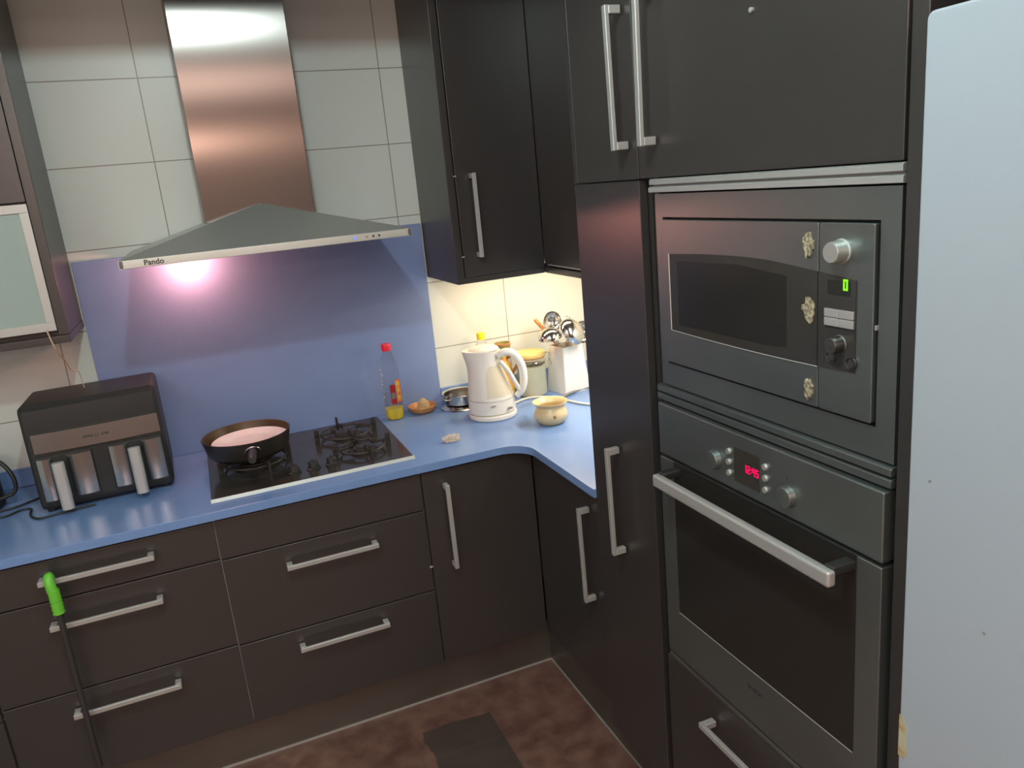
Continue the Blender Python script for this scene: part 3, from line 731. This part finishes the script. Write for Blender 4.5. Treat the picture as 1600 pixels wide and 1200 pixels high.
# steel pan
sx_, sy_ = -.030, -.098
t = thing('steel_saucepan', 'low stainless saucepan standing on a steel lid behind the kettle', 'pan', (sx_, sy_, ZC))
bm = BM(); lathe(bm, [(0, .016), (.060, .016), (.066, .020), (.068, .050), (.0735, .055), (.0735, .0565), (.0665, .053), (.0645, .021), (0, .018)], sx_, sy_, ZC, 48); new('body', bm, 'chrome', t)
for s in (-1, 1):
    bm = BM(); a0 = d(200) if s < 0 else d(20)
    pts = [(.067, .044), (.085, .046), (.085, .046), (.067, .044)]
    c_, s_ = math.cos(a0), math.sin(a0)
    tube(bm, smooth_path([(sx_+c_*.066-s_*.016, sy_+s_*.066+c_*.016, ZC+.042), (sx_+c_*.084-s_*.010, sy_+s_*.084+c_*.010, ZC+.045), (sx_+c_*.084+s_*.010, sy_+s_*.084-c_*.010, ZC+.045), (sx_+c_*.066+s_*.016, sy_+s_*.066-c_*.016, ZC+.042)], 5), .0028, 8); new('handle', bm, 'chrome', t)
bm = BM(); lathe(bm, [(0, .012), (.03, .013), (.064, .008), (.074, .0), (.0765, .001), (.074, .004), (.060, .0125), (.03, .0152), (0, .0155)], sx_-.008, sy_, ZC, 48)
tag(new('pan_lid', bm, 'chrome'), 'flat steel lid lying under the low saucepan', 'lid')

# kettle
kx, ky = .020, -.290
t = thing('kettle', 'cream white plastic electric kettle standing on the worktop', 'kettle', (kx, ky, ZC), 0)
def oval_ring(bm, cx, cy, z, rx, ry, seg=40, tilt=0):
    return [bm.verts.new((cx+rx*math.cos(2*PI*k/seg), cy+ry*math.sin(2*PI*k/seg), z+tilt*math.cos(2*PI*k/seg))) for k in range(seg)]
def loft(bm, rings, cap0=True, cap1=True):
    n = len(rings[0])
    for a_, b_ in zip(rings, rings[1:]):
        for k in range(n): bm.faces.new((a_[k], a_[(k+1) % n], b_[(k+1) % n], b_[k]))
    if cap0: bm.faces.new(rings[0][::-1])
    if cap1: bm.faces.new(rings[-1])
bm = BM(); lathe(bm, [(0, 0), (.082, 0), (.086, .004), (.086, .016), (.083, .019), (0, .019)], kx, ky, ZC, 44); new('power_base', bm, 'white_plastic', t)
bm = BM()
prof = [(.0205, .081, 0), (.024, .084, 0), (.070, .083, 0), (.074, .081, 0), (.110, .075, -.004), (.150, .067, -.009), (.185, .060, -.013), (.205, .0585, -.014), (.225, .060, -.014), (.243, .061, -.013)]
rings = [oval_ring(bm, kx+o, ky, ZC+z, r, r*.95) for z, r, o in prof]
# pull a spout out on the left of the upper rings and slope the rim
for i, (z, r, o) in enumerate(prof):
    if z > .17:
        k0 = (z-.17)/.06
        for v in rings[i]:
            dx = -(v.co.x-(kx+o))/r
            if dx > .55: v.co.x -= (dx-.55)*.030*k0
            v.co.z += .004*k0*dx
loft(bm, rings); new('jug', bm, 'white_plastic', t, ang=40)
bm = BM(); vs = []
rings = [oval_ring(bm, kx-.013, ky, ZC+.2440, .055, .052, 40), oval_ring(bm, kx-.012, ky, ZC+.2490, .052, .049, 40), oval_ring(bm, kx-.008, ky, ZC+.2550, .038, .036, 40), oval_ring(bm, kx-.006, ky, ZC+.2570, .020, .019, 40)]
loft(bm, rings); new('lid', bm, 'white_plastic', t)
hy = ky-.020
path = smooth_path([(kx+.020, hy-.030, ZC+.222), (kx+.044, hy-.040, ZC+.236), (kx+.074, hy-.044, ZC+.224), (kx+.098, hy-.046, ZC+.185), (kx+.104, hy-.046, ZC+.135), (kx+.096, hy-.042, ZC+.094), (kx+.078, hy-.030, ZC+.070)], 6)
bm = BM(); tube(bm, path, [.011+.0035*math.sin(PI*k/(len(path)-1)) for k in range(len(path))], 14); new('handle', bm, 'white_ceramic', t)
bm = BM(); tube(bm, smooth_path([(kx+.026, hy-.034, ZC+.205), (kx+.048, hy-.044, ZC+.170), (kx+.068, hy-.044, ZC+.128), (kx+.086, hy-.042, ZC+.092)], 6), .0085, 12); new('grip_rib', bm, 'white_plastic', t)
def jug_r(z):
    for (a, ra, oa), (b, rb, ob) in zip(prof, prof[1:]):
        if a <= z <= b: q = (z-a)/(b-a); return ra+(rb-ra)*q, oa+(ob-oa)*q
    return prof[-1][1], prof[-1][2]
bm = BM(); rows = []
for i in range(11):
    z = .084+.108*i/10; R_, O_ = jug_r(z); hw = d(34)*math.sqrt(max(0, 1-((i-3.5)/7.2)**4)); ca = d(-84)+d(1.2)*i
    rows.append([bm.verts.new((kx+O_+(R_+.0007)*math.cos(ca+hw*(2*k/10-1)), ky+(R_+.0012)*.95*math.sin(ca+hw*(2*k/10-1)), ZC+z)) for k in range(11)])
for a_, b_ in zip(rows, rows[1:]):
    for k in range(10): bm.faces.new((a_[k], a_[k+1], b_[k+1], b_[k]))
new('water_window', bm, 'window_beige', t)
bm = BM(); box(bm, kx+.030, kx+.046, ky-.0835, ky-.0765, ZC+.036, ZC+.044, .002); new('switch', bm, 'cord_grey', t)
bm = BM(); box(bm, kx-.034, kx-.014, ky-.0815, ky-.0770, ZC+.0555, ZC+.0580, .0005); new('maker_mark', bm, 'cord_grey', t)
bm = BM(); lathe(bm, [(.0836, 0), (.0843, .0006), (.0836, .0012)], kx, ky, ZC+.0715, 44); new('seam_line', bm, 'cord_grey', t)

# yellow-capped bottle
ox, oy = .078, -.075
t = thing('bottle', 'clear bottle with a yellow cap standing behind the kettle', 'bottle', (ox, oy, ZC))
bm = BM(); lathe(bm, [(0, 0), (.030, 0), (.036, .005), (.036, .165), (.033, .185), (.020, .218), (.0135, .232), (.013, .240)], ox, oy, ZC, 32); new('body', bm, 'pet', t)
bm = BM(); lathe(bm, [(.0145, .236), (.0155, .237), (.0155, .258), (.014, .262), (0, .262)], ox, oy, ZC, 28); new('cap', bm, 'yellow_cap', t)

# ceramic cruet jug
gx, gy = .152, -.100
t = thing('ceramic_jug', 'small painted ceramic jug with a green mouth, partly hidden by the kettle handle', 'jug', (gx, gy, ZC))
bm = BM(); lathe(bm, [(0, 0), (.026, 0), (.033, .02), (.0365, .055), (.034, .09), (.026, .125), (.015, .150), (.013, .168)], gx, gy, ZC, 36); new('body', bm, 'orange_glaze', t)
bm = BM(); lathe(bm, [(.013, .166), (.024, .178), (.030, .196), (.031, .212), (.0285, .212), (.027, .197), (.018, .184), (0, .180)], gx, gy, ZC, 36); new('mouth', bm, 'green_glaze', t)
bm = BM(); lathe(bm, [(.0312, .205), (.0325, .2085), (.0315, .2135), (.0290, .2145), (.0280, .211)], gx, gy, ZC, 36); new('rim', bm, 'brown_glaze', t)
bm = BM(); tube(bm, smooth_path([(gx+.012, gy-.01, ZC+.155), (gx+.026, gy-.045, ZC+.178), (gx+.034, gy-.062, ZC+.172), (gx+.034, gy-.056, ZC+.140), (gx+.022, gy-.026, ZC+.100)], 6), .006, 10); new('handle', bm, 'brown_glaze', t)

# storage jar
ax_, ay_ = .247, -.135
t = thing('storage_jar', 'glass storage jar with a yellowish wooden lid and wire clamp', 'jar', (ax_, ay_, ZC))
bm = BM(); lathe(bm, [(0, .001), (.050, .001), (.054, .005), (.055, .012), (.055, .125), (.051, .138), (.050, .146)], ax_, ay_, ZC, 44)
new('glass_body', bm, 'glass', t)
bm = BM(); lathe(bm, [(0, .004), (.049, .004), (.0525, .010), (.0525, .112), (.049, .118), (.02, .121), (0, .122)], ax_, ay_, ZC, 40); new('contents', bm, 'jar_fill', t)
bm = BM(); lathe(bm, [(.050, .146), (.0545, .147), (.0545, .151), (.050, .152)], ax_, ay_, ZC, 44); new('seal_ring', bm, 'wood', t)
bm = BM(); lathe(bm, [(0, .152), (.056, .152), (.0590, .156), (.0590, .166), (.055, .170), (0, .1715)], ax_, ay_, ZC, 44); new('lid', bm, 'bamboo', t)
bm = BM()
tube(bm, [(ax_+.0565*math.cos(a), ay_+.0565*math.sin(a), ZC+.134) for a in [2*PI*k/40 for k in range(40)]], .0013, 6, True)
tube(bm, smooth_path([(ax_+.052, ay_-.022, ZC+.163), (ax_+.068, ay_-.028, ZC+.158), (ax_+.066, ay_-.030, ZC+.138), (ax_+.074, ay_-.030, ZC+.112)], 5), .0018, 6)
tube(bm, smooth_path([(ax_+.048, ay_-.034, ZC+.164), (ax_+.060, ay_-.040, ZC+.148), (ax_+.058, ay_-.040, ZC+.132)], 5), .0016, 6)
new('wire_clamp', bm, 'chrome', t)
# row of dark printed dashes round the neck
for k in range(11):
    a = d(-128)+k*d(8.2)
    wraplabel(ax_, ay_, .0554, a, a+d(5 if k % 3 else 3), ZC+.124, ZC+.1310, 'ink', t, 'printed_band', 3)

# utensil holder
hx, hyy = .385, -.165
t = thing('utensil_holder', 'white tapered square ceramic utensil holder against the pantry side', 'utensil holder', (hx, hyy, ZC), d(12))
bm = BM()
def sqring(bm, cx, cy, z, h, r, rz, n=5):
    out = []
    for sx2, sy2, a0 in ((1, 1, 0), (-1, 1, PI/2), (-1, -1, PI), (1, -1, 3*PI/2)):
        for k in range(n):
            a = a0+PI/2*k/(n-1); x, y = sx2*(h-r)+r*math.cos(a), sy2*(h-r)+r*math.sin(a)
            out.append(bm.verts.new((cx+x*math.cos(rz)-y*math.sin(rz), cy+x*math.sin(rz)+y*math.cos(rz), z)))
    return out
RZ = d(12)
loft(bm, [sqring(bm, hx, hyy, ZC, .060, .006, RZ), sqring(bm, hx, hyy, ZC+.004, .0615, .008, RZ), sqring(bm, hx, hyy, ZC+.178, .0475, .008, RZ), sqring(bm, hx, hyy, ZC+.180, .0465, .007, RZ), sqring(bm, hx, hyy, ZC+.178, .0435, .006, RZ), sqring(bm, hx, hyy, ZC+.06, .050, .006, RZ)])
new('body', bm, 'white_ceramic', t)
def utensil(label, name, cat, head, base, m='chrome', r=.0035, build=None):
    base, head = Vector(base), Vector(head)
    t = thing(name, label, cat, base, 0, None)
    cx_, cy_ = .385, -.165
    mid = Vector((max(cx_-.032, min(cx_+.032, head.x)), max(cy_-.030, min(cy_+.030, head.y)), ZC+.186))
    bm = BM(); tube(bm, smooth_path([base, mid, head], 4), r, 8); new('handle', bm, m, t)
    build(t, head); return t
def bowl(r, depth, normal, m='chrome', th=.0012):
    def f(t, head):
        bm = BM(); n = 9; prof = []
        for k in range(n+1):
            a = PI/2*k/n; prof.append((r*math.sin(a), -depth*math.cos(a)))
        prof += [(r+.0006, th*.5)] + [((r-th)*math.sin(PI/2*k/n), -(depth-th)*math.cos(PI/2*k/n)) for k in range(n, -1, -1)]
        lathe(bm, prof, 0, 0, 0, 32)
        R = Vector(normal).normalized().to_track_quat('Z', 'Y').to_matrix()
        for v in bm.verts: v.co = R @ v.co + head
        new('bowl', bm, m, t)
    return f
zb = ZC+.075
utensil('steel ladle leaning left in the utensil holder, its round bowl upside down', 'ladle', 'ladle', (.300, -.215, ZC+.228), (.372, -.165, zb), build=bowl(.046, .036, (.15, .1, -1)))
utensil('large shiny steel skimmer bowl in the middle of the utensil holder', 'skimmer', 'skimmer', (.380, -.235, ZC+.240), (.388, -.170, zb), build=bowl(.054, .036, (-.35, .6, -.5)))
utensil('steel serving spoon with deep bowl standing behind the skimmer', 'serving_spoon', 'spoon', (.345, -.150, ZC+.272), (.385, -.145, zb), build=bowl(.039, .026, (.1, -1, .15)))
utensil('steel spoon at the far right of the utensil holder beside the pantry', 'serving_spoon', 'spoon', (.450, -.195, ZC+.222), (.405, -.180, zb), build=bowl(.042, .026, (-.6, -1, .3)))
t = thing('wooden_spoon', 'wooden spoon handle sticking up behind the ladle', 'spoon', (.395, -.134, zb))
bm = BM(); tube(bm, [(.395, -.134, zb), (.360, -.134, ZC+.184), (.296, -.106, ZC+.278), (.2925, -.104, ZC+.284)], [.006, .0065, .0075, .005], 10); new('handle', bm, 'wood', t)
t = thing('whisk', 'thin wire whisk loop above the utensils against the lit tiles', 'whisk', (.40, -.135, zb))
bm = BM(); tube(bm, [(.40, -.135, zb), (.416, -.120, ZC+.20)], .004, 8); new('handle', bm, 'chrome', t)
for k in range(3):
    bm = BM(); a = k*PI/3; pts = []
    for j in range(15):
        q = PI*(j/14); rr = .017*math.sin(q)**.8 if 0 < j < 14 else .002
        s = 1 if True else -1
    up = [(0, 0), (.010, .02), (.017, .045), (.012, .068), (0, .078), (-.012, .068), (-.017, .045), (-.010, .02), (0, 0)]
    pts = [(.416+u*math.cos(a)+.12*v, -.120+u*math.sin(a)+.05*v, ZC+.20+v) for u, v in up]
    tube(bm, smooth_path(pts, 4), .0009, 6); new('wire_loop', bm, 'chrome', t)

# beige pot
qx, qy = .152, -.500
t = thing('sugar_pot', 'small round cream pot with a flared rim standing in front of the utensil holder', 'pot', (qx, qy, ZC))
bm = BM()
lathe(bm, [(0, 0), (.036, 0), (.042, .003), (.0545, .018), (.0580, .032), (.0540, .046), (.0470, .056), (.0460, .061), (.0545, .070), (.0600, .0745), (.0595, .0765), (.052, .073), (.043, .062), (.044, .055), (.050, .044), (.053, .032), (.049, .018), (.036, .006), (0, .005)], qx, qy, ZC, 48)
new('body', bm, 'cream_ceramic', t)
bm = BM()
for k in range(6):
    a = 2*PI*k/6; lathe(bm, [(0, 0), (.0022, 0), (.0018, .0008), (0, .001)], .0042*math.cos(a), .0042*math.sin(a), 0, 10)
lathe(bm, [(0, 0), (.0022, 0), (.0018, .0012), (0, .0015)], 0, 0, 0, 10)
for v in bm.verts: v.co = Matrix.Rotation(PI/2, 3, 'X') @ v.co
for v in bm.verts:
    v.co = Matrix.Rotation(d(-12), 3, 'Z') @ v.co + Vector((qx-.012, qy-.0560, ZC+.034))
new('flower_motif', bm, 'brown_glaze', t)

# wrapper
bm = BM(); rnd = random.Random(11)
bmesh.ops.create_icosphere(bm, subdivisions=3, radius=1)
for v in bm.verts:
    q = rnd.uniform(.62, 1.12); v.co = Vector((v.co.x*.034*q, v.co.y*.020*q, max(v.co.z, -.6)*.014*q))
for v in bm.verts: v.co += Vector((-.196, -.470, ZC+.009))
mz = min(v.co.z for v in bm.verts)
for v in bm.verts: v.co.z += ZC+.0003-mz
tag(new('crumpled_wrapper', bm, 'film', smooth=False), 'crumpled clear plastic wrapper lying on the worktop near the corner', 'wrapper')

# cables
bm = BM(); tube(bm, smooth_path([(.108, -.245, ZC+.006), (.150, -.205, ZC+.005), (.205, -.185, ZC+.0048), (.262, -.215, ZC+.0048), (.300, -.300, ZC+.0048), (.330, -.385, ZC+.0048), (.375, -.440, ZC+.0048), (.47, -.50, ZC+.0048)], 8), .0044, 10)
tag(new('kettle_cable', bm, 'cord_white'), 'white cable curving from the kettle behind the cream pot', 'cable')
bm = BM(); tube(bm, smooth_path([(.300, -.268, ZC+.0062), (.322, -.255, ZC+.0062), (.365, -.232, ZC+.0062), (.420, -.215, ZC+.0062), (.50, -.205, ZC+.0062)], 8), .0056, 10)
tag(new('grey_cable', bm, 'cord_grey'), 'grey cable ending behind the cream pot on the worktop', 'cable')

# ------------------------------------------------------------ air fryer
af = thing('air_fryer', 'black double-basket air fryer with two silver handled drawers left of the cooktop', 'air fryer', (-1.225, -.20, ZC), d(2))
AW = .178
def afm(bm): pass
fx0, fx1, fy0, fy1, fz1 = -1.407, -1.040, -.335, -.045, 1.158
bm = BM()
# side profile: vertical lower front, set-back sloping upper front, rounded back
prof = [(-.330, ZC+.012), (-.340, ZC+.030), (-.340, ZC+.240), (-.336, 1.160), (-.322, 1.174), (-.06, 1.164), (-.045, 1.147), (-.045, ZC+.02), (-.055, ZC+.012)]
A = [bm.verts.new((fx0+.004, y, z)) for y, z in prof]; B = [bm.verts.new((fx1-.004, y, z)) for y, z in prof]
bm.faces.new(A); bm.faces.new(B[::-1]); n = len(prof)
for i in range(n): bm.faces.new((A[i], B[i], B[(i+1) % n], A[(i+1) % n]))
bmesh.ops.recalc_face_normals(bm, faces=bm.faces[:])
bmesh.ops.bevel(bm, geom=[e for e in bm.edges if abs(e.verts[0].co.x-e.verts[1].co.x) < .01], offset=.014, segments=3, profile=.5, affect='EDGES')
R2 = Matrix.Translation((-1.225, -.20, 0)) @ Matrix.Rotation(d(2), 4, 'Z') @ Matrix.Translation((1.225, .20, 0))
def an(name, bm, m, parent=af, ang=35):
    for v in bm.verts: v.co = R2 @ v.co
    return new(name, bm, m, parent, ang=ang)
an('body', bm, 'black_plastic')
bm = BM()
n = 16; zs = (1.036, 1.092); front = []
for k in range(n+1):
    x = -1.384+(.330)*k/n; front.append(x)
F = []; 
for z in zs: F.append([bm.verts.new((x, -.341-(.009*math.sin(PI*k/n)), z)) for k, x in enumerate(front)])
Bk = [[bm.verts.new((x, -.330, z)) for x in front] for z in zs]
for k in range(n):
    bm.faces.new((F[0][k], F[0][k+1], F[1][k+1], F[1][k])); bm.faces.new((F[1][k], F[1][k+1], Bk[1][k+1], Bk[1][k])); bm.faces.new((F[0][k], Bk[0][k], Bk[0][k+1], F[0][k+1]))
bm.faces.new((F[0][0], F[1][0], Bk[1][0], Bk[0][0])); bm.faces.new((F[0][-1], Bk[0][-1], Bk[1][-1], F[1][-1]))
bmesh.ops.recalc_face_normals(bm, faces=bm.faces[:])
band = an('control_band', bm, 'fryer_steel')
text_mesh('lettering', 'COOK', .0085, 'ink', band, R2 @ face_back(-1.242, -.3502, 1.0625), bold=.0003)
text_mesh('lettering', 'CHEF', .0085, 'ink', band, R2 @ face_back(-1.198, -.3502, 1.0625), bold=.0003)
bm = BM(); tube(bm, [(-1.220+.0042*math.cos(a), -.3505, 1.0625+.0042*math.sin(a)) for a in [2*PI*k/20 for k in range(20)]], .0006, 6, True); an('ring_symbol', bm, 'ink', band)
for x0_, x1_, hc in ((-1.384, -1.246, -1.328), (-1.198, -1.058, -1.132)):
    bm = BM(); box(bm, x0_-.004, x1_+.004, -.3445, -.30, ZC+.030, 1.026, .004); dr = an('basket_drawer', bm, 'black_matt')
    mid0, mid1 = hc-.016, hc+.020
    for a_, b_ in ((x0_, mid0), (mid1, x1_)):
        bm = BM(); q_ = 10
        poly = [(a_+(b_-a_)*k/q_, -.3465-.0045*math.sin(PI*k/q_)) for k in range(q_+1)]+[(b_, -.340), (a_, -.340)]
        prism(bm, poly, 'z', ZC+.040, 1.019); an('steel_plate', bm, 'fryer_steel', dr)
    bm = BM(); box(bm, mid0+.001, mid1-.001, -.3460, -.340, ZC+.036, 1.020, .001); an('recess', bm, 'black_matt', dr)
    bm = BM(); prism(bm, rrect(hc-.0165, hc+.0165, -.395, -.372, .0100), 'z', ZC+.018, 1.012, .0015); h = an('handle', bm, 'alu', dr)
    bm = BM(); prism(bm, rrect(hc-.0140, hc+.0140, -.374, -.342, .006), 'z', ZC+.045, 1.004, .001); an('handle_stem', bm, 'black_plastic', dr)
for x in (-1.38, -1.07):
    for y in (-.31, -.07):
        bm = BM(); lathe(bm, [(0, 0), (.012, 0), (.013, .012), (0, .012)], x, y, ZC+.0002, 16); an('foot', bm, 'black_matt')

# appliance at the left edge with its cords
t = thing('coffee_maker', 'black rounded appliance cut by the left edge of the picture', 'appliance', (-1.60, -.16, ZC))
bm = BM(); lathe(bm, [(0, 0), (.085, 0), (.090, .01), (.088, .09), (.080, .15), (.060, .18), (0, .19)], -1.610, -.170, ZC, 36); new('body', bm, 'black_plastic', t)
bm = BM(); tube(bm, smooth_path([(-1.54, -.17, ZC+.16), (-1.50, -.19, ZC+.135), (-1.478, -.20, ZC+.09), (-1.484, -.20, ZC+.045), (-1.53, -.20, ZC+.03)], 6), .006, 8); new('handle', bm, 'black_plastic', t)
def cable(pts, r, label, m='black_plastic'):
    bm = BM(); tube(bm, smooth_path(pts, 8), r, 8); tag(new('power_cord', bm, m), label, 'cable')
cable([(-1.60, -.30, ZC+.0035), (-1.54, -.292, ZC+.0035), (-1.50, -.290, ZC+.0035), (-1.468, -.262, ZC+.0035), (-1.44, -.268, ZC+.0035), (-1.432, -.325, ZC+.0035), (-1.405, -.372, ZC+.0035), (-1.36, -.368, ZC+.0035), (-1.30, -.356, ZC+.0035), (-1.26, -.353, ZC+.0035)], .0033, 'thin black cord looping in front of the air fryer base')
cable([(-1.58, -.262, ZC+.004), (-1.53, -.235, ZC+.004), (-1.48, -.22, ZC+.004), (-1.42, -.17, ZC+.0043), (-1.37, -.14, ZC+.0043)], .0036, 'straight black cord running from the left appliance behind the air fryer')
bm = BM(); tube(bm, smooth_path([(-1.279, YL-.003, 1.376), (-1.274, YL-.010, 1.352), (-1.266, YL-.012, 1.318), (-1.262, -.25, 1.270), (-1.262, -.20, 1.236), (-1.248, -.18, 1.226), (-1.246, -.165, 1.205), (-1.245, -.150, 1.160)], 5), [.0022]*15+[.0014]*21, 6)
tag(new('string', bm, 'copper_cord'), 'thin kinked string hanging from the glass cabinet door above the air fryer', 'string')

# green grip with dark rod hanging on the top-left handle
gx_, gy_ = -1.349, -.664
t = thing('hanging_brush', 'lime green ribbed grip with a dark rod, hung over the top-left drawer handle', 'brush', (gx_, gy_, .78))
bm = BM()
path = [(gx_-.006, -.634, .7665), (gx_-.006, -.638, .784), (gx_-.006, -.648, .7905), (gx_-.005, -.660, .7885), (gx_-.004, -.6665, .775), (gx_-.002, -.668, .752)]
tube(bm, smooth_path(path, 4), [.0105]*10+[.0120]*6+[.0128]*5, 14)
prof = [(.0120, 0), (.0138, -.004), (.0138, -.030), (.0148, -.034), (.0128, -.037), (.0150, -.045), (.0128, -.049), (.0152, -.056), (.0130, -.060), (.0148, -.069), (.0110, -.073), (0, -.073)]
lathe(bm, prof, gx_, -.668, .7625, 24)
new('grip', bm, 'lime', t)
bm = BM(); tube(bm, [(gx_, -.668, .700), (gx_-.001, -.668, .50), (gx_-.002, -.667, .30), (gx_-.002, -.667, .22)], .0078, 12); new('rod', bm, 'rod', t)
